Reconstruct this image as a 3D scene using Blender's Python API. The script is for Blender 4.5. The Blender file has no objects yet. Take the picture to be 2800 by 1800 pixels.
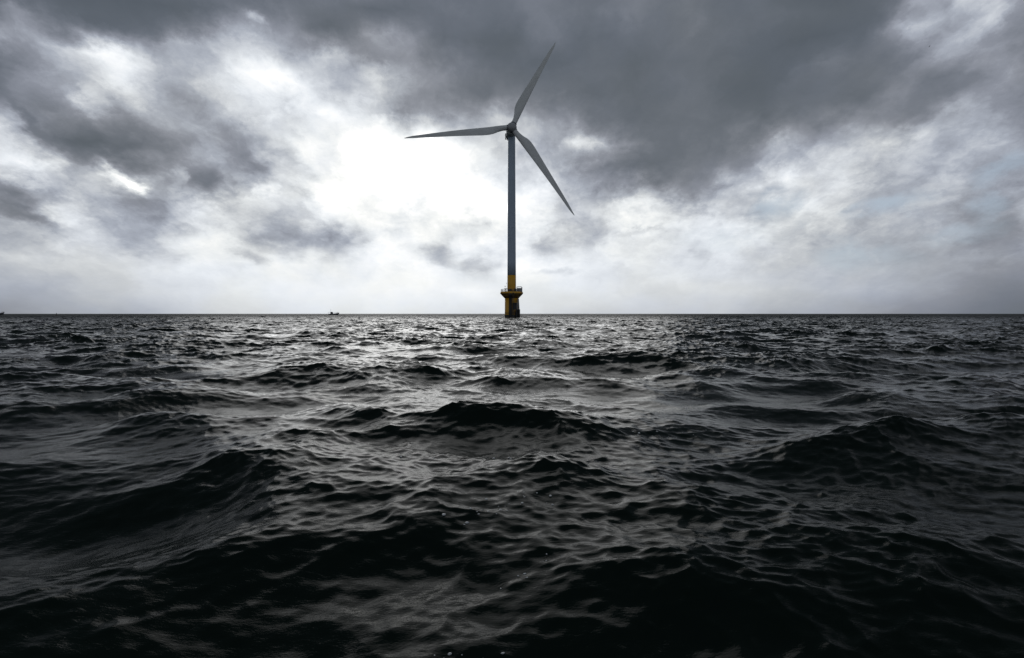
import bpy, bmesh, math, random
import numpy as np
from mathutils import Vector, Matrix

R = math.radians
random.seed(7)
scene = bpy.context.scene
col = scene.collection

# ------------------------------------------------------------------ camera
CAM_H = 1.7
cd = bpy.data.cameras.new("camera")
cam = bpy.data.objects.new("camera", cd)
col.objects.link(cam)
cam.location = (0, 0, CAM_H)
cam.rotation_euler = (R(90 - 1.31), 0, 0)
cd.sensor_width = 36
cd.lens = 23.45
cd.clip_start = 0.05
cd.clip_end = 200000
scene.camera = cam

# ------------------------------------------------------------------ light and exposure
SUN_AZ, SUN_EL = -6.0, 17.0            # degrees, azimuth clockwise from +Y
scene.view_settings.view_transform = 'Standard'
scene.view_settings.look = 'None'
scene.view_settings.exposure = 0.0
scene.view_settings.gamma = 1.0
sl = bpy.data.lights.new("sun", 'SUN')
sl.energy = 0.5
sl.angle = R(40)
sl.color = (1.0, 0.99, 0.965)
sun = bpy.data.objects.new("sun", sl)
col.objects.link(sun)
sd = Vector((math.sin(R(SUN_AZ)) * math.cos(R(SUN_EL)), math.cos(R(SUN_AZ)) * math.cos(R(SUN_EL)), math.sin(R(SUN_EL))))
sun.rotation_euler = sd.to_track_quat('Z', 'Y').to_euler()
sun.location = sd * 300

# ------------------------------------------------------------------ sky: daylight behind a broken deck of rain cloud
# Brightness of the cloud deck by compass direction: one row per 2 degrees of elevation from the
# horizon up, one column per 3 degrees of azimuth from -42 to 42 (0 dark rain cloud, 1 sunlit white).
CLOUDS = [
    (0.47, 0.47, 0.51, 0.60, 0.63, 0.70, 0.76, 0.80, 0.86, 0.85, 0.88, 0.87, 0.85, 0.83, 0.85, 0.80, 0.76, 0.75, 0.74, 0.72, 0.71, 0.62, 0.59, 0.55, 0.45, 0.38, 0.24, 0.13, 0.13),
    (0.61, 0.61, 0.64, 0.70, 0.77, 0.83, 0.86, 0.92, 0.94, 0.96, 0.96, 0.98, 0.94, 0.98, 0.89, 0.87, 0.89, 0.85, 0.81, 0.82, 0.79, 0.76, 0.70, 0.68, 0.63, 0.55, 0.37, 0.39, 0.40),
    (0.67, 0.69, 0.75, 0.78, 0.79, 0.94, 0.93, 0.86, 0.98, 0.90, 0.96, 1.00, 1.01, 0.74, 0.97, 1.02, 0.90, 0.87, 0.87, 0.84, 0.81, 0.74, 0.69, 0.65, 0.58, 0.53, 0.55, 0.49, 0.50),
    (0.57, 0.58, 0.55, 0.71, 0.65, 0.81, 0.91, 0.67, 0.70, 0.70, 1.02, 1.00, 0.82, 1.06, 0.99, 0.78, 0.78, 0.86, 0.86, 0.88, 0.93, 0.86, 0.64, 0.63, 0.59, 0.66, 0.41, 0.71, 0.73),
    (0.58, 0.50, 0.46, 0.63, 0.55, 0.64, 0.82, 0.79, 0.74, 1.00, 0.97, 0.88, 0.96, 0.88, 0.99, 0.82, 0.78, 1.05, 0.88, 0.87, 0.72, 0.48, 0.90, 0.78, 0.59, 0.55, 0.54, 0.67, 0.75),
    (0.73, 0.73, 0.90, 0.57, 0.85, 0.43, 0.30, 0.89, 0.76, 1.22, 1.02, 1.39, 1.34, 1.31, 1.00, 0.94, 0.61, 0.73, 0.67, 0.39, 0.65, 0.87, 0.81, 0.75, 0.61, 0.68, 0.49, 0.54, 0.37),
    (0.93, 1.09, 0.60, 0.04, 0.05, 0.43, 0.55, 0.39, 0.90, 0.87, 1.39, 1.39, 1.33, 0.89, 0.84, 0.69, 0.46, 0.24, 0.10, 0.26, 0.35, 0.61, 0.67, 0.74, 0.78, 0.60, 0.57, 0.38, 0.29),
    (0.34, 0.45, 0.37, 0.41, 0.45, 0.58, 0.61, 0.48, 0.87, 0.93, 1.29, 1.03, 1.03, 0.80, 0.73, 0.57, 0.72, 0.65, 0.22, 0.18, 0.20, 0.62, 0.35, 0.49, 0.34, 0.55, 0.41, 0.27, 0.42),
    (-0.10, -0.38, 0.27, 0.64, 0.91, 0.64, 0.73, 0.87, 0.75, 1.00, 0.81, 0.49, 0.57, 0.66, 0.67, 0.57, 0.38, 0.16, 0.13, 0.17, 0.07, 0.11, 0.21, 0.07, 0.34, 0.24, 0.54, 0.41, 0.28),
    (0.83, 0.72, 0.52, 0.72, 0.99, 0.58, 0.75, 1.01, 1.06, 0.67, 0.75, 0.56, 0.37, 0.25, 0.29, 0.25, 0.03, 0.09, 0.07, 0.19, -0.05, -0.07, 0.30, 0.21, 0.24, 0.53, 0.54, 0.24, 0.42),
    (-0.30, -0.26, 0.43, 0.04, 0.05, 0.55, 0.67, 0.75, 0.59, 0.79, 0.46, 0.46, 0.40, 0.30, 0.16, -0.02, 0.03, 0.01, 0.07, 0.08, 0.01, -0.13, -0.21, 0.00, 0.48, 0.59, 0.58, 0.30, 0.30),
    (-0.30, -0.30, -0.68, -0.30, -0.20, -0.12, 0.05, 0.42, 0.36, 0.04, 0.44, 0.43, 0.06, 0.08, -0.07, 0.27, 0.03, 0.09, 0.15, 0.19, 0.09, 0.04, -0.06, -0.15, 0.25, 0.63, 0.76, 0.30, 0.30),
    (-0.30, -0.30, -0.68, -0.30, -0.16, 0.42, 0.40, -0.10, 0.09, 0.28, 0.02, 0.12, 0.16, 0.16, 0.19, 0.27, 0.20, 0.33, 0.23, 0.25, 0.05, 0.02, -0.39, -0.25, 0.22, 0.63, 0.76, 0.30, 0.30),
    (-0.30, -0.30, -0.68, -0.30, -0.16, 0.42, 0.40, -0.10, 0.08, 0.30, 0.44, 0.38, 0.21, 0.19, 0.21, 0.24, 0.12, 0.32, 0.20, 0.18, 0.05, 0.02, -0.39, -0.25, 0.22, 0.63, 0.76, 0.30, 0.30),
    (-0.30, -0.30, -0.68, -0.30, -0.16, 0.42, 0.40, -0.10, 0.08, 0.30, 0.44, 0.38, 0.21, 0.19, 0.21, 0.24, 0.12, 0.32, 0.20, 0.18, 0.05, 0.02, -0.39, -0.25, 0.22, 0.63, 0.76, 0.30, 0.30),
]
# Single puffs and dark scraps: azimuth, elevation, half width, half height, tilt (degrees), brightness change
PUFFS = [
    (-29.9, 9.6, 2.5, 1.3, -25, 0.30),
    (-28.9, 9.4, 1.1, 0.9, 0, 0.25),
    (-26.8, 10.0, 0.8, 2.1, 15, 0.20),
    (-20.8, 22.0, 0.9, 0.6, 0, 0.20),
    (-12.0, 19.0, 2.1, 1.2, -30, 0.15),
    (-20.3, 9.9, 1.5, 1.0, 0, 0.12),
    (-33.6, 7.1, 1.5, 1.8, 0, 0.20),
    (-24.2, 8.5, 2.7, 1.2, -20, 0.12),
    (-31.9, 14.9, 1.6, 0.9, -45, 0.15),
    (-35.6, 13.0, 2.2, 0.6, -45, -0.20),
    (-32.6, 11.0, 2.7, 2.0, -20, -0.12),
    (-28.5, 7.2, 3.4, 2.1, -25, -0.14),
    (-36.7, 8.3, 2.5, 1.3, -20, -0.15),
    (-36.0, 6.6, 4.0, 0.9, -15, -0.22),
    (-28.8, 4.8, 2.5, 1.3, -15, -0.15),
    (-21.3, 4.4, 2.2, 0.8, -12, -0.18),
    (-19.2, 5.9, 3.9, 1.5, -5, -0.12),
    (-14.3, 5.8, 4.9, 1.6, -8, -0.14),
    (-6.3, 5.3, 2.4, 1.5, 0, -0.20),
    (-3.6, 4.4, 4.4, 0.8, -5, -0.10),
    (-7.0, 9.0, 2.2, 1.2, 0, -0.12),
    (7.3, 6.9, 3.0, 1.9, 0, -0.14),
    (2.8, 5.8, 1.8, 1.2, 0, -0.14),
    (11.2, 7.0, 3.2, 0.5, 4, -0.14),
    (3.7, 3.7, 3.3, 0.4, 3, -0.12),
    (15.4, 5.1, 2.0, 0.7, 20, -0.07),
    (22.5, 10.9, 1.9, 1.7, 20, 0.14),
    (26.3, 10.4, 1.8, 2.1, 0, 0.12),
    (35.4, 19.8, 2.0, 1.4, 35, 0.20),
    (31.3, 19.7, 2.0, 1.0, 35, 0.10),
    (10.9, 9.1, 3.7, 0.9, 0, 0.15),
    (6.4, 14.1, 3.0, 1.1, 10, 0.15),
    (31.7, 14.5, 2.8, 1.8, 25, -0.12),
    (23.4, 17.4, 9.3, 2.8, 30, -0.06),
    (15.2, 22.6, 4.6, 1.0, 50, 0.06),
]
# Gaps of blue in the thinner cloud to the right: same columns, the last is how clear the gap is
GAPS = [
    (21.5, 8.1, 3.6, 1.8, 0, 0.90),
    (29.1, 8.1, 3.4, 1.3, 10, 0.90),
    (25.7, 4.9, 2.7, 1.6, 0, 0.70),
    (36.1, 9.8, 2.7, 1.1, 25, 0.70),
    (35.2, 7.4, 1.8, 1.4, 0, 0.70),
    (27.9, 4.0, 4.7, 1.3, 0, 0.60),
    (33.9, 5.8, 3.8, 0.9, 8, 0.50),
    (17.8, 6.1, 6.0, 1.2, 0, 0.40),
]
world = bpy.data.worlds.new("World")
scene.world = world
world.use_nodes = True
nt = world.node_tree
nt.nodes.clear()
N = nt.nodes.new
L = nt.links.new

def put(node_input, v):
    if isinstance(v, bpy.types.NodeSocket):
        L(v, node_input)
    else:
        node_input.default_value = v

def mth(op, a, b=None, c=None, clamp=False):
    n = N('ShaderNodeMath'); n.operation = op; n.use_clamp = clamp
    put(n.inputs[0], a)
    if b is not None: put(n.inputs[1], b)
    if c is not None: put(n.inputs[2], c)
    return n.outputs[0]

def vmt(op, a, b=None, scale=None):
    n = N('ShaderNodeVectorMath'); n.operation = op
    put(n.inputs[0], a)
    if b is not None: put(n.inputs[1], b)
    if scale is not None: put(n.inputs['Scale'], scale)
    return n.outputs['Value'] if op in ('DOT_PRODUCT', 'LENGTH') else n.outputs['Vector']

def noise(vec, scale, detail, rough, color=False, lac=2.0):
    n = N('ShaderNodeTexNoise')
    L(vec, n.inputs['Vector'])
    n.inputs['Scale'].default_value = scale
    n.inputs['Detail'].default_value = detail
    n.inputs['Roughness'].default_value = rough
    n.inputs['Lacunarity'].default_value = lac
    return n.outputs['Color'] if color else n.outputs['Fac']

def smooth(x, a, b, lo=0.0, hi=1.0):
    n = N('ShaderNodeMapRange'); n.interpolation_type = 'SMOOTHSTEP'
    put(n.inputs[0], x)
    for k, v in zip((1, 2, 3, 4), (a, b, lo, hi)): n.inputs[k].default_value = v
    return n.outputs[0]

geo = N('ShaderNodeTexCoord').outputs['Generated']
nrm = N('ShaderNodeVectorMath'); nrm.operation = 'NORMALIZE'
L(geo, nrm.inputs[0]); dirv = nrm.outputs[0]
sp = N('ShaderNodeSeparateXYZ'); L(dirv, sp.inputs[0])
X, Y, Z = sp.outputs
zc = mth('MAXIMUM', Z, 0.0)
den = mth('ADD', zc, 0.42)
cmb = N('ShaderNodeCombineXYZ')
L(mth('DIVIDE', X, den), cmb.inputs[0]); L(mth('DIVIDE', Y, den), cmb.inputs[1])
deck = vmt('MULTIPLY', cmb.outputs[0], (1.0, 0.75, 1.0))                       # position on the flat cloud deck overhead
az = mth('MULTIPLY', mth('ARCTAN2', X, Y), 57.2958)
el = mth('MULTIPLY', mth('ARCSINE', Z), 57.2958)
cmb2 = N('ShaderNodeCombineXYZ'); L(az, cmb2.inputs[0]); L(el, cmb2.inputs[1])
# ragged edges: push the banks about with turbulence that lives on the deck
w1 = vmt('SUBTRACT', noise(deck, 8.0, 9, 0.62, True), (0.5, 0.5, 0.5))
w2 = vmt('SUBTRACT', noise(deck, 1.0, 2, 0.5, True), (0.5, 0.5, 0.5))
damp = smooth(el, 0.0, 9.0, 0.25, 1.0)
dsp = vmt('ADD', vmt('MULTIPLY', w1, (6.0, 4.6, 0.0)), vmt('MULTIPLY', w2, (1.5, 1.0, 0.0)))
pos = vmt('ADD', cmb2.outputs[0], vmt('SCALE', dsp, scale=damp))
sp2 = N('ShaderNodeSeparateXYZ'); L(pos, sp2.inputs[0])
paz, pel = sp2.outputs[0], mth('MINIMUM', mth('MAXIMUM', sp2.outputs[1], 0.0), 28.0)
t_az = mth('MULTIPLY_ADD', paz, 1 / 96.0, 0.5)            # ramps run over azimuth -48 .. 48
F = None
for i, row in enumerate(CLOUDS):
    rp = N('ShaderNodeValToRGB'); L(t_az, rp.inputs[0])
    els = rp.color_ramp.elements
    rp.color_ramp.interpolation = 'CARDINAL'
    pts = [(0.0, 0.42)] + [((-42 + 3 * k + 48) / 96.0, v) for k, v in enumerate(row)] + [(1.0, 0.42)]
    while len(els) < len(pts): els.new(0.5)
    for e_, (p_, v) in zip(els, pts):
        e_.position = p_; g_ = max(0.0, min(1.0, (v + 0.4) / 2)); e_.color = (g_, g_, g_, 1)
    w = mth('SUBTRACT', 1.0, mth('ABSOLUTE', mth('MULTIPLY_ADD', pel, 0.5, -float(i))), clamp=True)
    F = mth('MULTIPLY', w, rp.outputs[0]) if F is None else mth('MULTIPLY_ADD', w, rp.outputs[0], F)
F = mth('MULTIPLY_ADD', F, 2.0, -0.4)
def bumps(table, start):
    acc = start
    for (a, e, ha, he, tilt, amp) in table:
        m = N('ShaderNodeMapping'); m.vector_type = 'TEXTURE'
        L(pos, m.inputs['Vector'])
        m.inputs['Location'].default_value = (a, e, 0)
        m.inputs['Rotation'].default_value = (0, 0, R(tilt))
        m.inputs['Scale'].default_value = (ha, he, 1)
        q = mth('SUBTRACT', 1.0, vmt('DOT_PRODUCT', m.outputs[0], m.outputs[0]), clamp=True)
        acc = mth('MULTIPLY_ADD', mth('MULTIPLY', q, q), amp, acc)
    return acc
F = bumps(PUFFS, F)
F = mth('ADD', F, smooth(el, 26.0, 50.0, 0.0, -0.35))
F = mth('ADD', F, mth('MULTIPLY', smooth(Y, -0.1, -0.7), smooth(el, 45.0, 20.0, 0.0, 0.14)))
# billows and wisps
n1 = mth('SUBTRACT', noise(deck, 6.0, 9, 0.53), 0.5)
n2 = mth('SUBTRACT', noise(vmt('ADD', deck, vmt('SCALE', w1, scale=0.12)), 16.0, 8, 0.62), 0.5)
amp1 = smooth(el, 0.5, 8.0, 0.12, 1.0)
amp1 = mth('MULTIPLY', amp1, smooth(F, 0.1, 0.65, 0.75, 1.3))
F = mth('MULTIPLY_ADD', mth('MULTIPLY', n1, amp1), 0.46, F)
F = mth('MULTIPLY_ADD', mth('MULTIPLY', n2, amp1), 0.36, F)
ramp = N('ShaderNodeValToRGB')
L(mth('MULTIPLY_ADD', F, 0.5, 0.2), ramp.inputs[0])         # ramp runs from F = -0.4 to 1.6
cr = ramp.color_ramp
stops = [(-0.4, (0.088, 0.104, 0.122)), (0.0, (0.116, 0.133, 0.156)), (0.18, (0.145, 0.162, 0.190)), (0.32, (0.187, 0.203, 0.235)), (0.48, (0.270, 0.286, 0.328)),
         (0.62, (0.405, 0.432, 0.484)), (0.76, (0.604, 0.628, 0.660)), (0.90, (0.818, 0.845, 0.868)),
         (1.06, (1.05, 1.05, 1.04)), (1.30, (2.6, 2.58, 2.54)), (1.6, (4.6, 4.55, 4.45))]
while len(cr.elements) < len(stops): cr.elements.new(0.5)
for e_, (p_, c_) in zip(cr.elements, stops):
    e_.position = p_ * 0.5 + 0.2; e_.color = (*c_, 1)
# a few thin places to the right let the blue through
sky = N('ShaderNodeTexSky'); sky.sky_type = 'NISHITA'; sky.sun_disc = False
sky.sun_elevation = R(SUN_EL); sky.sun_rotation = R(SUN_AZ)
bg_blue = N('ShaderNodeBackground'); L(sky.outputs[0], bg_blue.inputs[0]); bg_blue.inputs[1].default_value = 0.10
hue = noise(vmt('ADD', deck, (7.3, 2.1, 0.0)), 4.0, 4, 0.5)
tint = N('ShaderNodeMix'); tint.data_type = 'RGBA'; L(smooth(hue, 0.36, 0.64), tint.inputs[0])
tint.inputs[6].default_value = (1.0, 1.0, 0.985, 1); tint.inputs[7].default_value = (0.985, 1.0, 1.03, 1)
cloud_col = vmt('MULTIPLY', ramp.outputs[0], tint.outputs[2])
gap = mth('MULTIPLY', bumps(GAPS, 0.0), smooth(noise(deck, 9.0, 6, 0.6), 0.34, 0.58, 0.25, 1.0), clamp=True)
blue = N('ShaderNodeMix'); blue.data_type = 'RGBA'; L(mth('MULTIPLY', gap, 0.8), blue.inputs[0])
L(cloud_col, blue.inputs[6]); blue.inputs[7].default_value = (0.40, 0.49, 0.60, 1)
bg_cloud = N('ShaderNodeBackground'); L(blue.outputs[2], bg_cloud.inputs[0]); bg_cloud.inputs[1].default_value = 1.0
mix = N('ShaderNodeMixShader'); L(mth('MULTIPLY', gap, 0.10), mix.inputs[0])
L(bg_cloud.outputs[0], mix.inputs[1]); L(bg_blue.outputs[0], mix.inputs[2])
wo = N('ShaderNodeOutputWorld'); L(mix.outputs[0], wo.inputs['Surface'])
world.cycles.sampling_method = 'MANUAL'
world.cycles.sample_map_resolution = 512

# ------------------------------------------------------------------ materials
def material(name, base, rough=0.5, metal=0.0, vary=0.25, scale=1.5, dirt_shade=None, spec=0.5):
    m = bpy.data.materials.new(name); m.use_nodes = True
    t = m.node_tree; b = t.nodes['Principled BSDF']
    b.inputs['Roughness'].default_value = rough
    b.inputs['Metallic'].default_value = metal
    b.inputs['Specular IOR Level'].default_value = spec
    tc = t.nodes.new('ShaderNodeTexCoord')
    nz = t.nodes.new('ShaderNodeTexNoise'); nz.inputs['Scale'].default_value = scale
    nz.inputs['Detail'].default_value = 6; nz.inputs['Roughness'].default_value = 0.6
    mp = t.nodes.new('ShaderNodeMapping'); mp.inputs['Scale'].default_value = (1, 1, 0.35)
    t.links.new(tc.outputs['Object'], mp.inputs[0]); t.links.new(mp.outputs[0], nz.inputs['Vector'])
    r = t.nodes.new('ShaderNodeValToRGB')
    lo = dirt_shade if dirt_shade else tuple(c * (1 - vary) for c in base)
    r.color_ramp.elements[0].position = 0.30; r.color_ramp.elements[0].color = (*lo, 1)
    r.color_ramp.elements[1].position = 0.62; r.color_ramp.elements[1].color = (*base, 1)
    t.links.new(nz.outputs[0], r.inputs[0]); t.links.new(r.outputs[0], b.inputs['Base Color'])
    return m

M = dict(
    white=material('gelcoat_white', (0.60, 0.62, 0.60), 0.45, vary=0.12, scale=0.6),
    spinner=material('spinner_shaded_white', (0.33, 0.345, 0.34), 0.5, vary=0.15, scale=0.8),  # turbine white turned down, the hub's shade is put into its colour
    tower=material('tower_grey_paint', (0.33, 0.405, 0.48), 0.5, vary=0.10, scale=0.25),
    yellow=material('marine_yellow_paint', (0.60, 0.31, 0.008), 0.5, vary=0.3, scale=0.7),
    yellow_worn=material('weathered_yellow_paint', (0.36, 0.18, 0.010), 0.65, dirt_shade=(0.14, 0.08, 0.02), scale=0.9),
    shadowed_yellow=material('shaded_yellow_paint', (0.20, 0.11, 0.010), 0.7, dirt_shade=(0.05, 0.035, 0.012), scale=1.6),  # darkened copy of the yellow: shade under the deck put into the colour
    fouling=material('marine_growth', (0.05, 0.045, 0.03), 0.8, vary=0.5, scale=3),
    steel=material('galvanised_steel', (0.22, 0.23, 0.24), 0.55, 0.4, scale=2),
    dark=material('dark_painted_steel', (0.045, 0.047, 0.05), 0.6, scale=2),
    rubber=material('black_rubber', (0.015, 0.015, 0.016), 0.8, scale=3),
    cabinet=material('grey_cabinet_paint', (0.26, 0.27, 0.28), 0.5, vary=0.3, scale=2),
    hull=material('boat_hull_paint', (0.10, 0.11, 0.12), 0.5),
    cabin=material('boat_cabin_paint', (0.16, 0.17, 0.18), 0.5),
    cloth=material('dark_rain_gear', (0.04, 0.045, 0.05), 0.9),
    feather=material('grey_feathers', (0.25, 0.25, 0.26), 0.9),
    buoy=material('buoy_paint', (0.06, 0.05, 0.03), 0.6),
)
fm = material('sea_foam', (0.50, 0.52, 0.52), 0.35, vary=0.15, scale=30); M['foam'] = fm

# ------------------------------------------------------------------ mesh helpers
def link(name, bm, mat, parent=None, smooth_=False):
    me = bpy.data.meshes.new(name); bm.to_mesh(me); bm.free()
    me.materials.append(M[mat])
    if smooth_:
        me.polygons.foreach_set('use_smooth', [True] * len(me.polygons))
    o = bpy.data.objects.new(name, me); col.objects.link(o)
    if parent: o.parent = parent
    return o

def tag(o, label=None, cat=None, group=None, kind=None):
    for k, v in (('label', label), ('category', cat), ('group', group), ('kind', kind)):
        if v: o[k] = v
    return o

def empty(name, loc, rz=0.0):
    o = bpy.data.objects.new(name, None); col.objects.link(o)
    o.location = loc; o.rotation_euler = (0, 0, rz); o.empty_display_size = 0.5
    return o

def lathe(bm, prof, n=48, centre=(0, 0), a0=0, cap=True):
    rings = []
    for r, z in prof:
        rings.append([bm.verts.new((centre[0] + r * math.cos(2 * math.pi * k / n), centre[1] + r * math.sin(2 * math.pi * k / n), z)) for k in range(n)])
    for a, b in zip(rings, rings[1:]):
        for k in range(n):
            bm.faces.new((a[k], a[(k + 1) % n], b[(k + 1) % n], b[k]))
    if cap:
        bm.faces.new(rings[0][::-1]); bm.faces.new(rings[-1])
    return bm

def bar(bm, a, b, r, n=8):
    a, b = Vector(a), Vector(b)
    q = (b - a).to_track_quat('Z', 'Y').to_matrix()
    ra, rb = [], []
    for k in range(n):
        v = q @ Vector((r * math.cos(2 * math.pi * k / n), r * math.sin(2 * math.pi * k / n), 0))
        ra.append(bm.verts.new(a + v)); rb.append(bm.verts.new(b + v))
    for k in range(n):
        bm.faces.new((ra[k], ra[(k + 1) % n], rb[(k + 1) % n], rb[k]))
    bm.faces.new(ra[::-1]); bm.faces.new(rb)

def tube(bm, pts, r, n=8, closed=False):
    pts = [Vector(p) for p in pts]; rings = []; m = len(pts)
    for i, p in enumerate(pts):
        if closed: t = pts[(i + 1) % m] - pts[i - 1]
        else: t = pts[min(i + 1, m - 1)] - pts[max(i - 1, 0)]
        q = t.to_track_quat('Z', 'Y').to_matrix()
        rings.append([bm.verts.new(p + q @ Vector((r * math.cos(2 * math.pi * k / n), r * math.sin(2 * math.pi * k / n), 0))) for k in range(n)])
    # keep rings aligned
    for i in range(m if closed else m - 1):
        a, b = rings[i], rings[(i + 1) % m]
        s = min(range(n), key=lambda s: (a[0].co - b[s].co).length)
        for k in range(n):
            bm.faces.new((a[k], a[(k + 1) % n], b[(k + 1 + s) % n], b[(k + s) % n]))
    if not closed:
        bm.faces.new(rings[0][::-1]); bm.faces.new(rings[-1])

def box(bm, c, s, bev=0.0, rot=None):
    d = bmesh.ops.create_cube(bm, size=1.0)['verts']
    bmesh.ops.scale(bm, vec=s, verts=d)
    if rot: bmesh.ops.rotate(bm, cent=(0, 0, 0), matrix=Matrix.Rotation(rot, 3, 'Z'), verts=d)
    bmesh.ops.translate(bm, vec=c, verts=d)
    if bev:
        es = list({e for v in d for e in v.link_edges})
        bmesh.ops.bevel(bm, geom=es, offset=bev, segments=2, affect='EDGES', profile=0.5)

# ------------------------------------------------------------------ the sea
def spectrum_tile(n, size, lam_min, lam_max, lam_peak, wind, spread, rms, seed, choppy, slope=4.0):
    """One periodic patch of wind sea: height and sideways shift, by inverse FFT."""
    rg = np.random.default_rng(seed)
    k1 = 2 * np.pi * np.fft.fftfreq(n, size / n)
    kx, ky = np.meshgrid(k1, k1, indexing='ij')
    k = np.hypot(kx, ky); k[0, 0] = 1e-6
    kp = 2 * np.pi / lam_peak
    S = k ** -slope * np.exp(-0.75 * (kp / k) ** 2)
    D = np.zeros_like(k)
    th = np.arctan2(ky, kx)
    for ang, wgt, p in spread:
        D += wgt * np.maximum(np.cos((th - R(ang + wind)) / 2) ** 2, 0) ** p
    S *= D
    S *= 1 / (1 + (2 * np.pi / lam_max / k) ** 12)
    S *= np.exp(-(k * lam_min / (2 * np.pi)) ** 4)
    S[0, 0] = 0
    h = np.sqrt(S) * (rg.standard_normal(k.shape) + 1j * rg.standard_normal(k.shape))
    H = np.fft.ifft2(h); sc = rms / H.real.std()
    dx = np.fft.ifft2(1j * kx / k * h).real * sc * choppy
    dy = np.fft.ifft2(1j * ky / k * h).real * sc * choppy
    return np.stack([H.real * sc, dx, dy], -1).astype(np.float32)

def sample(tile, size, x, y):
    """bicubic look-up in a periodic patch"""
    n = tile.shape[0]
    u = x / size * n; v = y / size * n
    i = np.floor(u).astype(np.int64); j = np.floor(v).astype(np.int64)
    fu = (u - i).astype(np.float32); fv = (v - j).astype(np.float32)
    def w(f): return [-.5 * f + f * f - .5 * f ** 3, 1 - 2.5 * f * f + 1.5 * f ** 3, .5 * f + 2 * f * f - 1.5 * f ** 3, -.5 * f * f + .5 * f ** 3]
    wu, wv = w(fu), w(fv)
    out = np.zeros((len(x), 3), np.float32)
    for a in range(4):
        for b in range(4):
            out += tile[(i + a - 1) % n, (j + b - 1) % n] * (wu[a] * wv[b])[:, None]
    return out

WAVE_SEED = 121
TA = 31.0; TB = 223.0; TC = 83.0
tile_a = spectrum_tile(2048, TA, 0.10, 2.4, 1.5, -90, ((55, 1.0, 4), (-55, 1.0, 4), (0, 0.6, 4)), 0.0145, WAVE_SEED, 1.0, 3.7)
tile_c = spectrum_tile(1024, TC, 1.5, 9.0, 5.6, -90, ((42, 1.0, 7), (-48, 1.0, 7), (0, 0.6, 9)), 0.088, WAVE_SEED + 1, 1.1)
tile_b = spectrum_tile(1024, TB, 6.0, 34.0, 15.0, -90, ((12, 1.0, 9), (-50, 0.5, 9)), 0.078, WAVE_SEED + 2, 1.0)

def rotxy(x, y, a): return x * math.cos(a) - y * math.sin(a), x * math.sin(a) + y * math.cos(a)

def sea_offset(x, y):
    out = np.zeros((len(x), 3), np.float32)
    CH = 200000
    for s in range(0, len(x), CH):
        xs, ys = x[s:s + CH], y[s:s + CH]
        r = np.hypot(xs, ys)
        big = sample(tile_b, TB, xs + 31.0, ys + 77.0)
        mid = sample(tile_c, TC, xs + 12.3, ys + 5.1)
        a = 0.41
        xr, yr = rotxy(xs, ys, a)
        small = sample(tile_a, TA, xs + 3.3, ys + 9.9)
        s2 = sample(tile_a, TA, xr + 17.0, yr - 4.0)
        bx, by = rotxy(s2[:, 1], s2[:, 2], -a)
        s2 = np.stack([s2[:, 0], bx, by], -1)
        # gusts roughen some patches and leave others smoother; crests carry more chop than troughs
        g = 0.5 + 0.5 * np.sin(xs * 0.35 + 1.3 * np.sin(ys * 0.21)) * np.sin(ys * 0.27 + 0.8 * np.sin(xs * 0.17))
        g = np.clip(0.55 + 0.6 * g + 1.2 * (mid[:, 0] + big[:, 0]), 0.35, 1.6)[:, None]
        q = np.clip((r - 8) / 35, 0, 1)
        g = g * (1 + 1.15 * (q * q * (3 - 2 * q)))[:, None]        # calmer in the lee of the boat, ruffled farther out
        m = (0.5 + 0.5 * np.sin(xs * 0.11 + 2.0) * np.cos(ys * 0.083))[:, None]
        chop = (small * m + s2 * (1 - m)) / np.sqrt(m * m + (1 - m) ** 2) * g
        fade = np.clip(1 - (r - 900) / 2500, 0, 1)[:, None]
        fs = np.clip(1 - (r - 250) / 900, 0.0, 1)[:, None]
        out[s:s + CH] = (big + mid) * fade + chop * fs
    return out

def sea_height(x, y):
    """surface height over a fixed point (undo the sideways shift by iteration)"""
    px, py = np.array([x], float), np.array([y], float)
    for _ in range(6):
        o = sea_offset(px, py)
        px, py = x - o[:, 1].astype(float), y - o[:, 2].astype(float)
    return float(sea_offset(px, py)[0, 0])

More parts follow.
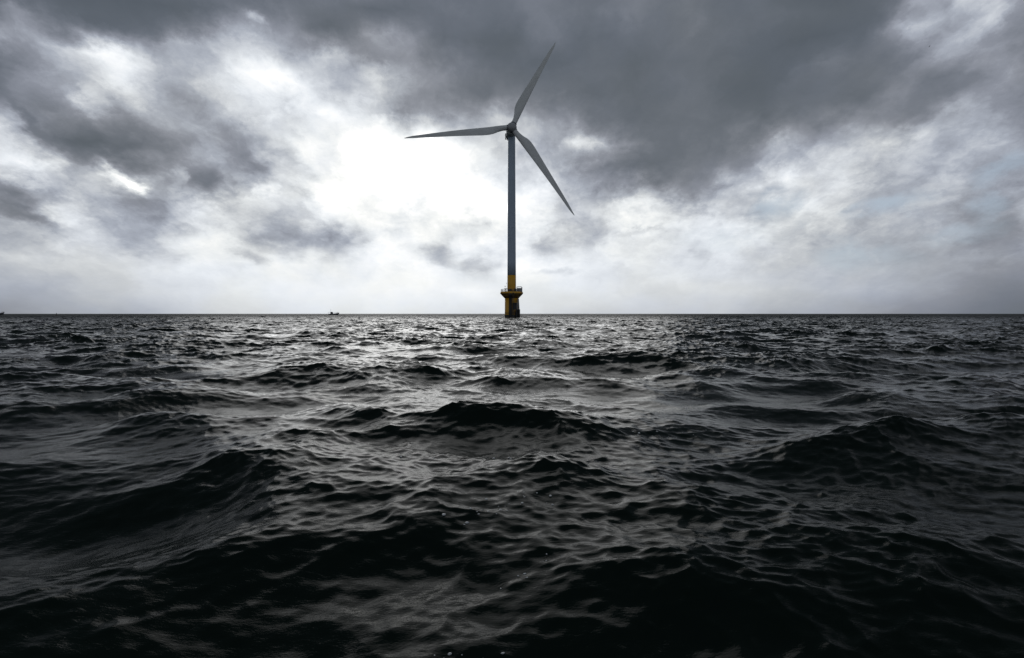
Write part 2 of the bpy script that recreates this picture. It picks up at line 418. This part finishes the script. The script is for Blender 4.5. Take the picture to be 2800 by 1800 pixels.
def build_sea():
    az_ = np.concatenate([np.arange(-42, 42, 0.075), np.arange(42, 80, 0.15), np.arange(80, 280, 4.0), np.arange(280, 318, 0.15)])
    rr = [0.25]
    while rr[-1] < 60000:
        r = rr[-1]
        rr.append(r + (max(0.02, 0.0045 * r) if r < 65 else (0.30 if r < 150 else (0.5 if r < 450 else 0.5 + 0.02 * (r - 450)))))
    rr = np.array(rr)
    A, RR = np.meshgrid(np.radians(az_), rr)
    x = (RR * np.sin(A)).ravel(); y = (RR * np.cos(A)).ravel()
    o = sea_offset(x, y)
    co = np.stack([x + o[:, 1], y + o[:, 2], o[:, 0]], -1)
    nr, nc = len(rr), len(az_)
    co = np.vstack([co, [[0, 0, co[:nc, 2].mean()]]]).astype(np.float32)
    idx = np.arange(nr * nc).reshape(nr, nc)
    nx = np.roll(idx, -1, 1)
    quads = np.stack([idx[:-1], nx[:-1], nx[1:], idx[1:]], -1).reshape(-1, 4)[:, ::-1]
    tris = np.stack([nx[0], idx[0], np.full(nc, nr * nc)], -1)[:, ::-1]
    me = bpy.data.meshes.new('sea')
    me.vertices.add(len(co)); me.vertices.foreach_set('co', co.ravel())
    me.loops.add(quads.size + tris.size)
    me.loops.foreach_set('vertex_index', np.concatenate([quads.ravel(), tris.ravel()]).astype(np.int32))
    me.polygons.add(len(quads) + len(tris))
    st = np.concatenate([np.arange(len(quads)) * 4, quads.size + np.arange(len(tris)) * 3]).astype(np.int32)
    me.polygons.foreach_set('loop_start', st)
    me.polygons.foreach_set('use_smooth', np.ones(len(st), bool))
    me.update(calc_edges=True)
    if me.polygons[0].normal.z < 0: me.flip_normals()
    m = bpy.data.materials.new('sea_water'); m.use_nodes = True
    t = m.node_tree; b = t.nodes['Principled BSDF']
    b.inputs['Base Color'].default_value = (0.0060, 0.0112, 0.0092, 1)
    b.inputs['Roughness'].default_value = 0.06
    b.inputs['IOR'].default_value = 1.053
    tc = t.nodes.new('ShaderNodeTexCoord')
    # ripples too small and too far out to model show as a rougher surface
    ln = t.nodes.new('ShaderNodeVectorMath'); ln.operation = 'LENGTH'; t.links.new(tc.outputs['Object'], ln.inputs[0])
    mr = t.nodes.new('ShaderNodeMapRange'); t.links.new(ln.outputs['Value'], mr.inputs[0])
    for k_, v_ in zip((1, 2, 3, 4), (30.0, 600.0, 0.03, 0.48)): mr.inputs[k_].default_value = v_
    t.links.new(mr.outputs[0], b.inputs['Roughness'])
    prev = None
    for scale, dist, detail, st_ in ((55.0, 0.0008, 2, (1.0, 1.5, 1.0)), (20.0, 0.0019, 3, (1.0, 1.7, 1.0)), (6.0, 0.0038, 4, (1.0, 1.8, 1.0))):
        mp = t.nodes.new('ShaderNodeMapping'); mp.inputs['Scale'].default_value = st_
        mp.inputs['Rotation'].default_value = (0, 0, R(14))
        nz = t.nodes.new('ShaderNodeTexNoise'); nz.inputs['Scale'].default_value = scale
        nz.inputs['Detail'].default_value = detail; nz.inputs['Roughness'].default_value = 0.55
        nz.inputs['Distortion'].default_value = 0.4
        bp = t.nodes.new('ShaderNodeBump'); bp.inputs['Strength'].default_value = 1.0; bp.inputs['Distance'].default_value = dist
        t.links.new(tc.outputs['Object'], mp.inputs[0]); t.links.new(mp.outputs[0], nz.inputs['Vector'])
        t.links.new(nz.outputs[0], bp.inputs['Height'])
        if prev: t.links.new(prev.outputs[0], bp.inputs['Normal'])
        prev = bp
    t.links.new(prev.outputs[0], b.inputs['Normal'])
    me.materials.append(m)
    ob = bpy.data.objects.new('sea', me); col.objects.link(ob)
    tag(ob, 'dark choppy open sea reaching to the horizon', 'sea', kind='structure')
    return ob

sea = build_sea()

# ------------------------------------------------------------------ the wind turbine
TX, TY = -0.15, 282.6
turbine = empty('wind_turbine', (TX, TY, 0))
tag(turbine, 'tall white three-bladed wind turbine on a yellow column standing in the sea', 'wind turbine')

bm = bmesh.new()
lathe(bm, [(2.90, -6), (2.90, 0.2), (2.90, 1.85), (2.90, 2.15), (2.90, 8.25)], 64)
bmesh.ops.translate(bm, vec=(0, 0, 0), verts=bm.verts)
found = link('foundation_column', bm, 'yellow', turbine, True)
bm = bmesh.new(); lathe(bm, [(2.93, -2), (2.93, 1.25), (2.935, 1.3)], 64, cap=False); link('waterline_growth', bm, 'fouling', found, True)
bm = bmesh.new(); lathe(bm, [(2.92, 1.88), (3.0, 1.90), (3.0, 2.12), (2.92, 2.14)], 64, cap=False); link('ring_band', bm, 'dark', found, True)
# flared support: cone plates under the deck with radial ribs
bm = bmesh.new(); lathe(bm, [(2.90, 8.25), (2.95, 8.27), (4.80, 10.22), (4.80, 10.28)], 64)
cone = link('flared_support', bm, 'shadowed_yellow', turbine, True)
bm = bmesh.new()
for k in range(24):
    a = 2 * math.pi * k / 24 + 0.13
    bar(bm, (3.0 * math.cos(a), 3.0 * math.sin(a), 8.30), (4.78 * math.cos(a), 4.78 * math.sin(a), 10.18), 0.07, 6)
link('rib_frame', bm, 'dark', cone)
bm = bmesh.new(); lathe(bm, [(4.70, 10.285), (4.86, 10.30), (4.86, 10.45), (4.62, 11.02), (4.50, 11.05), (2.2, 11.05)], 64, cap=False)
deck_o = link('platform', bm, 'yellow', turbine, False)

tower_prof = lambda z: 1.83 - (z - 11.0) / 66.0 * 0.33
bm = bmesh.new(); lathe(bm, [(tower_prof(z) + 0.02, z) for z in (8.3, 11.06, 14.0, 17.95)], 64)
link('tower_base', bm, 'yellow', turbine, True)
bm = bmesh.new()
prof = [(tower_prof(z), z) for z in np.linspace(17.953, 76.6, 12)]
lathe(bm, prof, 64)
tower = link('tower', bm, 'tower', turbine, True)
for z in (38.0, 58.0):
    bm = bmesh.new(); r = tower_prof(z); lathe(bm, [(r + 0.002, z - .09), (r + .035, z - .08), (r + .035, z + .08), (r + .002, z + .09)], 64, cap=False)
    link('flange_joint', bm, 'tower', tower, True)

# railing round the platform edge
bm = bmesh.new()
posts = 30
for k in range(posts):
    a = 2 * math.pi * k / posts
    bar(bm, (4.45 * math.cos(a), 4.45 * math.sin(a), 11.0), (4.45 * math.cos(a), 4.45 * math.sin(a), 12.1), 0.032, 6)
for z in (11.55, 12.1):
    tube(bm, [(4.45 * math.cos(2 * math.pi * k / 60), 4.45 * math.sin(2 * math.pi * k / 60), z) for k in range(60)], 0.03, 6, True)
link('railing', bm, 'dark', deck_o)

# equipment cabinet with lifting frame on the right of the deck
bm = bmesh.new(); box(bm, (3.22, -1.9, 11.62), (2.1, 1.6, 1.55), 0.05)
for k in range(5): box(bm, (2.45 + 0.38 * k, -2.72, 11.62), (0.05, 0.05, 1.3))
cab = link('equipment_cabinet', bm, 'cabinet', turbine)
bm = bmesh.new()
P = [(2.22, -1.9, 12.3)] + [(2.22 + .22 * (1 - math.cos(t)), -1.9, 12.8 + .22 * math.sin(t)) for t in np.linspace(0, math.pi / 2, 6)] \
    + [(4.0 + .22 * math.sin(t), -1.9, 12.8 + .22 * math.cos(t)) for t in np.linspace(0, math.pi / 2, 6)] + [(4.22, -1.9, 12.3)]
tube(bm, P, 0.13, 10); bar(bm, (2.22, -1.9, 12.46), (4.22, -1.9, 12.46), 0.07)
link('lifting_frame', bm, 'dark', cab)
bm = bmesh.new(); box(bm, (4.42, -1.3, 11.7), (0.16, 0.16, 1.9), 0.02); box(bm, (4.42, -1.3, 12.72), (0.3, 0.3, 0.12), 0.02)
link('mooring_post', bm, 'dark', turbine)
bm = bmesh.new(); box(bm, (1.55, -3.2, 11.6), (1.1, 0.8, 1.1), 0.03); box(bm, (1.55, -3.2, 12.2), (0.8, 0.5, 0.12), 0.02)
link('control_box', bm, 'dark', turbine)
bm = bmesh.new(); box(bm, (-0.75, -3.3, 11.5), (1.7, 0.8, 0.9), 0.03); box(bm, (-0.4, -3.3, 12.05), (0.7, 0.5, 0.25), 0.03)
link('storage_box', bm, 'dark', turbine)

# small davit crane and instrument masts on the left of the deck
bm = bmesh.new(); bar(bm, (-2.45, -2.4, 11.05), (-2.45, -2.4, 12.2), 0.12); lathe(bm, [(0.22, 11.05), (0.22, 11.2)], 12, (-2.45, -2.4))
crane = link('davit_crane', bm, 'dark', turbine)
bm = bmesh.new()
tube(bm, [(-2.45 + 0.95 * u, -2.4, 12.3 - 0.28 * u * u) for u in np.linspace(-0.9, 0.75, 10)], 0.085)
bar(bm, (-2.5, -2.4, 11.75), (-3.3, -2.4, 11.35), 0.07); bar(bm, (-2.45, -2.4, 11.5), (-3.15, -2.4, 12.15), 0.06)
link('jib', bm, 'dark', crane)
bm = bmesh.new(); bar(bm, (-2.75, -1.6, 11.05), (-2.75, -1.6, 13.25), 0.028); bar(bm, (-2.95, -1.6, 13.1), (-2.55, -1.6, 13.1), 0.025)
mast = link('instrument_mast', bm, 'steel', turbine)
bm = bmesh.new(); lathe(bm, [(0.10, 13.1), (0.17, 13.16), (0.17, 13.36), (0.09, 13.44)], 12, (-2.75, -1.6)); link('navigation_light', bm, 'dark', mast)
bm = bmesh.new(); bar(bm, (-2.2, -1.2, 11.05), (-2.2, -1.2, 14.5), 0.022); lathe(bm, [(0.09, 14.45), (0.12, 14.5), (0.12, 14.68), (0.06, 14.74)], 12, (-2.2, -1.2))
link('weather_mast', bm, 'steel', turbine)
for px_, h_ in ((-4.1, 0.55), (-4.45, 0.35), (-3.75, 0.4)):
    bm = bmesh.new(); bar(bm, (px_, -0.9, 11.0), (px_, -0.9, 11.0 + h_ + .4), 0.06); box(bm, (px_, -0.9, 11.4 + h_), (0.16, 0.16, 0.14), 0.02)
    link('deck_lamp', bm, 'dark', turbine)

# access ladder, cable pipes, landing with its fenders at the water
bm = bmesh.new()
for sx in (0.42, 0.95): bar(bm, (sx, -3.12, 0.4), (sx, -3.12, 8.3), 0.055); bar(bm, (sx, -3.12, 8.3), (sx, -4.95, 10.5), 0.055); bar(bm, (sx, -4.95, 10.5), (sx, -4.95, 12.0), 0.055)
for k in range(26): bar(bm, (0.42, -3.12, 0.6 + 0.3 * k), (0.95, -3.12, 0.6 + 0.3 * k), 0.022, 6)
for k in range(9):
    u = k / 8; bar(bm, (0.42, -3.12 - 1.83 * u, 8.3 + 2.2 * u), (0.95, -3.12 - 1.83 * u, 8.3 + 2.2 * u), 0.022, 6)
link('access_ladder', bm, 'steel', turbine)
for sx, rr_ in ((-0.95, 0.20), (-0.48, 0.24), (-0.05, 0.20)):
    bm = bmesh.new(); y0 = -math.sqrt(2.9 ** 2 - sx ** 2) - rr_ - 0.03
    tube(bm, [(sx, y0, -3), (sx, y0, 4), (sx, y0, 8.1), (sx, y0 - 0.6, 8.8), (sx, y0 - 1.5, 9.8), (sx, -4.55, 10.25)], rr_, 12)
    link('cable_pipe', bm, 'dark', turbine, True)
bm = bmesh.new(); box(bm, (1.25, -3.35, 6.2), (1.75, 0.9, 0.32), 0.03)
land = link('landing_stage', bm, 'dark', turbine)
bm = bmesh.new()
for sx in (0.45, 2.05): bar(bm, (sx, -3.72, 6.3), (sx, -3.72, 7.3), 0.04)
bar(bm, (0.45, -3.72, 7.3), (2.05, -3.72, 7.3), 0.035); bar(bm, (0.45, -3.72, 6.85), (2.05, -3.72, 6.85), 0.03)
link('guard_rail', bm, 'dark', land)
for sx in (0.5, 2.0):
    bm = bmesh.new(); bar(bm, (sx, -3.55, 6.1), (sx, -3.55, -1.5), 0.09)
    link('landing_post', bm, 'dark', turbine)
bm = bmesh.new()
tube(bm, [(2.72, -2.2, 8.0), (2.85, -2.2, 6.0), (2.95, -2.2, 4.2), (3.05, -2.2, -1.5)], 0.36, 14)
tube(bm, [(2.2, -2.5, 6.3), (2.22, -2.5, 4.2), (2.25, -2.5, -1.5)], 0.28, 14)
link('landing_fender', bm, 'cabinet', turbine, True)
for sx in (1.85, 2.6, 3.25):
    bm = bmesh.new(); bar(bm, (sx, -2.95, 3.55 if sx > 2 else 3.1), (sx, -2.95, -1.6), 0.30, 16)
    link('rubber_fender', bm, 'rubber', turbine, True)
bm = bmesh.new()
for z in (0.9, 2.0, 3.0): bar(bm, (1.6, -2.95, z), (3.4, -2.95, z), 0.14)
box(bm, (2.5, -2.7, 1.3), (1.7, 0.25, 3.2), 0.03)
link('fender_frame', bm, 'rubber', turbine)

bm = bmesh.new()                       # sheltered rest platform under the landing stage
box(bm, (1.25, -3.2, 4.75), (1.5, 0.12, 2.6), 0.02)
for k in range(5): box(bm, (1.25, -3.29, 3.65 + 0.5 * k), (1.45, 0.06, 0.07))
for sx in (0.62, 1.2, 1.78): bar(bm, (sx, -3.33, 1.4), (sx, -3.33, 6.02), 0.045)
link('ladder_guard', bm, 'dark', turbine)
bm = bmesh.new()
for k in range(7):
    z = 1.2 + 0.95 * k
    for u in np.linspace(0, 1, 9)[:-1]:
        a0, a1 = math.pi * (1 + u), math.pi * (1 + u + .125)
        bar(bm, (.68 + .42 * math.cos(a0), -3.2 + .62 * math.sin(a0), z), (.68 + .42 * math.cos(a1), -3.2 + .62 * math.sin(a1), z), .03, 5)
for a_ in (1.25, 1.5, 1.75):
    bar(bm, (.68 + .42 * math.cos(math.pi * a_), -3.2 + .62 * math.sin(math.pi * a_), 1.1), (.68 + .42 * math.cos(math.pi * a_), -3.2 + .62 * math.sin(math.pi * a_), 7.0), .03, 5)
link('ladder_cage', bm, 'dark', turbine)

# rotor axis, from the tilt and yaw of the machine
YAW, TILT, RAD = R(1.7), R(10.6), 44.9
axis = Vector((math.sin(YAW) * math.cos(TILT), -math.cos(YAW) * math.cos(TILT), math.sin(TILT)))
side = Vector((math.cos(YAW), math.sin(YAW), 0))
upv = side.cross(axis); upv = upv if upv.z > 0 else -upv
hubc = Vector((0.10, -4.6, 78.86))
def frame(o, x, y, z, loc):
    m = Matrix((x, y, z)).transposed().to_4x4(); m.translation = loc; o.matrix_local = m

# nacelle: a rounded slab body lofted along the axis behind the hub (local y runs backwards)
bm = bmesh.new()
secs = [(0.9, 1.35, 1.35, 0.0), (1.3, 1.75, 1.8, -0.05), (2.4, 1.95, 2.05, -0.1), (5.5, 2.0, 2.15, -0.1), (9.0, 1.9, 2.0, -0.02), (10.8, 1.6, 1.7, 0.1), (11.1, 1.3, 1.4, 0.15)]
rings = []
for yy, w_, h_, dz in secs:
    ring = []
    for k in range(32):
        t = 2 * math.pi * k / 32; c_, s_ = math.cos(t), math.sin(t)
        ring.append(bm.verts.new((w_ * math.copysign(abs(c_) ** 0.5, c_), yy, dz + h_ * math.copysign(abs(s_) ** 0.5, s_))))
    rings.append(ring)
for a, b in zip(rings, rings[1:]):
    for k in range(32): bm.faces.new((a[k], b[k], b[(k + 1) % 32], a[(k + 1) % 32]))
bm.faces.new(rings[0]); bm.faces.new(rings[-1][::-1])
bmesh.ops.recalc_face_normals(bm, faces=bm.faces)
nac = link('nacelle', bm, 'white', turbine, True)
nside = Vector((math.cos(YAW + .02), math.sin(YAW + .02), 0))
nt_ = R(4); nax = Vector((math.sin(YAW + .02) * math.cos(nt_), -math.cos(YAW + .02) * math.cos(nt_), math.sin(nt_)))
frame(nac, nside, -nax, nside.cross(-nax), hubc + Vector((-0.25, 0, -0.45)))
bm = bmesh.new(); box(bm, (-2.15, 6.2, -1.35), (0.35, 2.6, 2.0), 0.12); link('cooling_duct', bm, 'white', nac)
bm = bmesh.new()
for sx in (-.5, .5): bar(bm, (sx, 9.5, 1.9), (sx, 9.5, 3.1), 0.04)
bar(bm, (-.5, 9.5, 2.7), (.5, 9.5, 2.7), .04); link('wind_vane', bm, 'dark', nac)
bm = bmesh.new(); lathe(bm, [(1.50, 76.6), (1.72, 76.65), (1.72, 77.15), (1.5, 77.3)], 48); link('yaw_ring', bm, 'white', turbine, True)

# hub: rounded spinner; local z is the rotor axis
bm = bmesh.new()
lathe(bm, [(1.5, -1.55), (1.72, -1.4), (1.95, -0.8), (2.02, -0.1), (1.95, 0.55), (1.68, 1.15), (1.2, 1.62), (0.6, 1.86), (0.02, 1.93)], 48)
hub = link('hub', bm, 'spinner', turbine, True)
frame(hub, side, axis.cross(side), axis, hubc)

def blade_mesh():
    """blade along +z, chord along x (leading edge at +x), thickness along y (y = downwind)"""
    bm = bmesh.new(); rings = []; n = 28
    st = [(1.55, 2.15, 1.0, 0), (2.2, 2.15, 1.0, 0), (4.0, 2.25, .92, 2), (6.0, 2.75, .66, 6), (8.0, 3.25, .48, 10), (10.0, 3.50, .38, 11), (12.5, 3.42, .32, 9.5),
          (16, 3.10, .27, 7.5), (20, 2.75, .24, 5.5), (25, 2.32, .21, 3.8), (30, 1.92, .19, 2.4), (35, 1.52, .18, 1.3), (39, 1.18, .17, .6),
          (41.5, .92, .16, .2), (43.0, .64, .15, 0), (44.3, .36, .15, 0), (RAD, .10, .15, 0)]
    for z, ch, th, tw in st:
        if z > 6: ch *= 1.08
        rnd = max(0.0, min(1.0, (8.5 - z) / 6.0)) if z > 2.2 else 1.0
        lead = 1.075 if z < 4 else 1.075 - 0.30 * min(1, (z - 4) / 36.0)
        if z > 41: lead -= 0.30 * ((z - 41) / 3.3) ** 2
        bend = 3.0 * (max(z - 4, 0) / (RAD - 4)) ** 2.0
        ring = []
        for k in range(n):
            t = 2 * math.pi * k / n
            xc, yc = math.cos(t), math.sin(t)
            # circle at the root
            x0, y0 = (ch / 2) * xc, (ch / 2) * yc * (1 if th > .9 else th)
            # aerofoil outboard: u=0 leading edge, 1 trailing edge
            u = (1 - xc) / 2
            half = 5 * th * (0.2969 * math.sqrt(max(u, 0)) - .126 * u - .3516 * u * u + .2843 * u ** 3 - .1036 * u ** 4)
            x1 = ch / 2 - u * ch; y1 = math.copysign(half * ch, yc) + 0.04 * ch * 4 * u * (1 - u)
            x = x0 * rnd + x1 * (1 - rnd); y = y0 * rnd + y1 * (1 - rnd)
            a = R(tw); x, y = x * math.cos(a) - y * math.sin(a), x * math.sin(a) + y * math.cos(a)
            ring.append(bm.verts.new((x + lead - ch / 2, y + bend, z)))
        rings.append(ring)
    for a, b in zip(rings, rings[1:]):
        for k in range(n): bm.faces.new((a[k], a[(k + 1) % n], b[(k + 1) % n], b[k]))
    bm.faces.new(rings[0][::-1]); bm.faces.new(rings[-1])
    bmesh.ops.recalc_face_normals(bm, faces=bm.faces)
    return bm

def collar_mesh():
    return lathe(bmesh.new(), [(1.05, 1.7), (1.27, 1.75), (1.27, 2.02), (1.22, 2.06), (1.05, 2.08)], 40)

blade0 = collar0 = None
for k in range(3):
    t = R(24.88) + k * 2 * math.pi / 3
    along = side * math.sin(t) + upv * math.cos(t)
    cw = side * math.cos(t) - upv * math.sin(t)          # leading edge side: the rotor turns clockwise
    if blade0 is None:
        b = blade0 = link('blade', blade_mesh(), 'white', turbine, True)
        c = collar0 = link('root_collar', collar_mesh(), 'steel', b, True)
    else:
        b = blade0.copy(); col.objects.link(b); b.parent = turbine
        c = collar0.copy(); col.objects.link(c); c.parent = b
    # right-handed frame: x = leading edge, y = downwind, z = along
    frame(b, cw, -axis, along, hubc)

# ------------------------------------------------------------------ boats far off on the horizon
def boat(loc, rz, label):
    root = empty('fishing_boat', loc, rz)
    tag(root, label, 'boat', 'boats on the horizon')
    bm = bmesh.new()      # local +x is the bow
    st = [(-7.3, 1.7, .0, 1.35), (-5, 2.0, -.4, 1.3), (-1, 2.1, -.6, 1.35), (3, 1.8, -.6, 1.75), (5.8, 1.0, -.3, 2.35), (7.2, .38, .8, 2.8), (8.1, .05, 2.3, 3.05)]
    rings = []
    for x, w, zb, zt in st:
        rings.append([bm.verts.new(p) for p in ((x, -w, zt), (x, -w * .8, (zb + zt) / 2), (x, 0, zb), (x, w * .8, (zb + zt) / 2), (x, w, zt))])
    for a, b in zip(rings, rings[1:]):
        for k in range(4): bm.faces.new((a[k], a[k + 1], b[k + 1], b[k]))
        bm.faces.new((a[4], a[0], b[0], b[4]))
    bm.faces.new(rings[0]); bm.faces.new(rings[-1])
    bmesh.ops.recalc_face_normals(bm, faces=bm.faces)
    link('hull', bm, 'hull', root)
    bm = bmesh.new(); box(bm, (-2.6, 0, 2.3), (3.0, 2.4, 2.1), .12); box(bm, (-2.9, 0, 3.65), (2.0, 2.0, .7), .1)
    cabn = link('cabin', bm, 'cabin', root)
    bm = bmesh.new(); box(bm, (-1.08, 0, 2.75), (.06, 2.0, .7))
    for s in (-1, 1): box(bm, (-2.6, 1.215 * s, 2.75), (2.2, .04, .6))
    link('window', bm, 'rubber', cabn)
    bm = bmesh.new(); bar(bm, (-4.0, 0, 2.2), (-4.0, 0, 8.0), .09); bar(bm, (-4.0, -.9, 6.4), (-4.0, .9, 6.4), .05)
    link('mast', bm, 'dark', root)
    bm = bmesh.new(); box(bm, (-6.0, 0, 3.55), (3.4, 2.6, .18), .04)
    for x in (-7.3, -4.8):
        for s in (-1, 1): bar(bm, (x, 1.1 * s, 1.2), (x, 1.1 * s, 3.5), .06)
    link('canopy', bm, 'cabin', root)
    bm = bmesh.new()
    for s in (-1, 1):
        tube(bm, [(1, 1.85 * s, 2.5), (3, 1.7 * s, 2.7), (5.8, .95 * s, 3.3), (8.0, .08 * s, 4.0)], .05, 6)
        for x, w, zt in ((1, 1.95, 1.5), (3, 1.8, 1.75), (5.8, 1.0, 2.35)): bar(bm, (x, w * s * .97, zt), (x, w * s * .95, zt + 1), .04, 6)
    link('bow_rail', bm, 'dark', root)
    return root

boat((-242.0, 905.0, 0.25), R(-8), 'fishing boat with a thin mast, alone on the horizon left of the turbine')
boat((-577.5, 748.0, 0.6), R(4), 'dark boat at the left edge of the picture, only its bow in view')

def person_mesh():
    bm = bmesh.new()
    V = {k: bm.verts.new(p) for k, p in dict(pelvis=(0, 0, .92), waist=(0, 0, 1.1), chest=(.02, 0, 1.36), neck=(.03, 0, 1.5), head=(.05, 0, 1.66), top=(.05, 0, 1.76),
        kl=(.03, .1, .5), fl=(0, .11, .06), tl=(.14, .12, .04), kr=(.02, -.1, .5), fr=(-.02, -.11, .06), tr=(.12, -.12, .04),
        sl=(.02, .2, 1.42), el=(.12, .27, 1.16), hl=(.36, .2, 1.12), sr=(.02, -.2, 1.42), er=(.12, -.27, 1.16), hr=(.36, -.16, 1.14)).items()}
    for e in ('pelvis waist', 'waist chest', 'chest neck', 'neck head', 'head top', 'pelvis kl', 'kl fl', 'fl tl', 'pelvis kr', 'kr fr', 'fr tr', 'chest sl', 'sl el', 'el hl', 'chest sr', 'sr er', 'er hr'):
        a, b = e.split(); bm.edges.new((V[a], V[b]))
    return bm, V

def make_person():
    rad = dict(pelvis=.17, waist=.15, chest=.18, neck=.065, head=.105, top=.07, kl=.08, fl=.06, tl=.04, kr=.08, fr=.06, tr=.04,
               sl=.085, el=.06, hl=.045, sr=.085, er=.06, hr=.045)
    bm, V = person_mesh()
    names = list(V)
    o = link('person', bm, 'cloth')
    sk = o.modifiers.new('skin', 'SKIN')
    for i, k in enumerate(names):
        sv = o.data.skin_vertices[0].data[i]; sv.radius = (rad[k], rad[k]); sv.use_root = (k == 'pelvis')
    sub = o.modifiers.new('sub', 'SUBSURF'); sub.levels = 1; sub.render_levels = 1
    return o

proto = make_person()
bmat = Matrix.Translation((-242.0, 905.0, 0.25)) @ Matrix.Rotation(R(-8), 4, 'Z')
for i, (x, y, z, rz, lab) in enumerate((
        (1.2, -0.9, 1.5, -90, 'person in dark clothes standing amidships on the far fishing boat, nearest its cabin'),
        (3.6, -0.7, 1.8, -100, 'person in dark clothes standing on the foredeck of the far fishing boat, between two others'),
        (5.2, -0.2, 2.2, -60, 'person in dark clothes standing at the bow of the far fishing boat'))):
    o = proto if i == 0 else proto.copy()
    if i: col.objects.link(o)
    o.matrix_world = bmat @ Matrix.Translation((x, y, z)) @ Matrix.Rotation(R(rz), 4, 'Z')
    tag(o, lab, 'person', 'people aboard the far boat')

# marker buoy
bx, by = -355.0, 520.0
buoy = empty('marker_buoy', (bx, by, 0.35))
tag(buoy, 'small dark marker buoy floating on the horizon near the left edge', 'buoy')
bm = bmesh.new(); lathe(bm, [(.25, -.7), (.6, -.5), (.62, .35), (.3, .6), (.12, .65)], 20); link('float', bm, 'buoy', buoy, True)
bm = bmesh.new(); bar(bm, (0, 0, .6), (0, 0, 1.5), .07); lathe(bm, [(.05, 1.2), (.32, 1.3), (.32, 1.7), (.05, 1.85)], 12); link('topmark', bm, 'buoy', buoy)

# gull high on the right
bm = bmesh.new()
secs = [(-.30, .02, 0), (-.22, .05, 0), (-.05, .085, 0), (.12, .075, .01), (.2, .045, .025), (.26, .05, .03), (.33, .012, .02)]
rings = [[bm.verts.new((x, r * math.cos(2 * math.pi * k / 10), z + r * math.sin(2 * math.pi * k / 10))) for k in range(10)] for x, r, z in secs]
for a, b in zip(rings, rings[1:]):
    for k in range(10): bm.faces.new((a[k], a[(k + 1) % 10], b[(k + 1) % 10], b[k]))
bm.faces.new(rings[0][::-1]); bm.faces.new(rings[-1])
for s in (-1, 1):
    W = [(.07, .05 * s, .04, .22), (.10, .30 * s, .16, .20), (.04, .60 * s, .14, .13), (-.08, .78 * s, .10, .03)]
    prev = None
    for x, y, z, c in W:
        cur = [bm.verts.new(p) for p in ((x, y, z), (x - c * .4, y, z + .022), (x - c, y, z), (x - c * .5, y, z - .012))]
        if prev:
            for k in range(4): bm.faces.new((prev[k], prev[(k + 1) % 4], cur[(k + 1) % 4], cur[k]))
        else: bm.faces.new(cur)
        prev = cur
    bm.faces.new(prev)
bmesh.ops.recalc_face_normals(bm, faces=bm.faces)
gull = link('gull', bm, 'feather', None, True)
gull.location = (248, 400, 160.5); gull.rotation_euler = (R(18), R(-20), R(165)); gull.scale = (1.25,) * 3
tag(gull, 'tiny dark gull gliding high under the clouds at the right', 'bird')

# flecks of foam and bubbles floating on the nearest waves
bm = bmesh.new()
rg = np.random.default_rng(5)
spots = []
for cx, cy, sx, sy, n in ((-.28, 3.2, .22, .22, 26), (-.12, 5.4, .28, .35, 26), (-.05, 2.85, .10, .12, 10), (.15, 4.3, .12, .2, 8), (1.9, 9.2, .5, .4, 18), (2.6, 12.5, .5, .5, 14), (-.5, 7.5, .3, .3, 8)):
    for _ in range(n):
        k = rg.standard_normal()          # strung out in short trails
        spots.append((cx + sx * (.8 * k + .25 * rg.standard_normal()), cy + sy * (.5 * k + .35 * rg.standard_normal())))
for x, y in spots:
    if y < 2.2: continue
    z = sea_height(x, y); r = (0.0025 + 0.008 * rg.random() ** 3) * (1 + .08 * y)
    d = bmesh.ops.create_icosphere(bm, subdivisions=2, radius=r)['verts']
    bmesh.ops.scale(bm, vec=(0.9 + .9 * rg.random(), .8 + .4 * rg.random(), .55), verts=d)
    bmesh.ops.rotate(bm, cent=(0, 0, 0), matrix=Matrix.Rotation(rg.random() * 3, 3, 'Z'), verts=d)
    bmesh.ops.translate(bm, vec=(x, y, z + r * .15), verts=d)
foam = link('foam', bm, 'foam', None, True)
tag(foam, 'scattered flecks of foam and bubbles on the nearest waves', 'foam', kind='stuff')
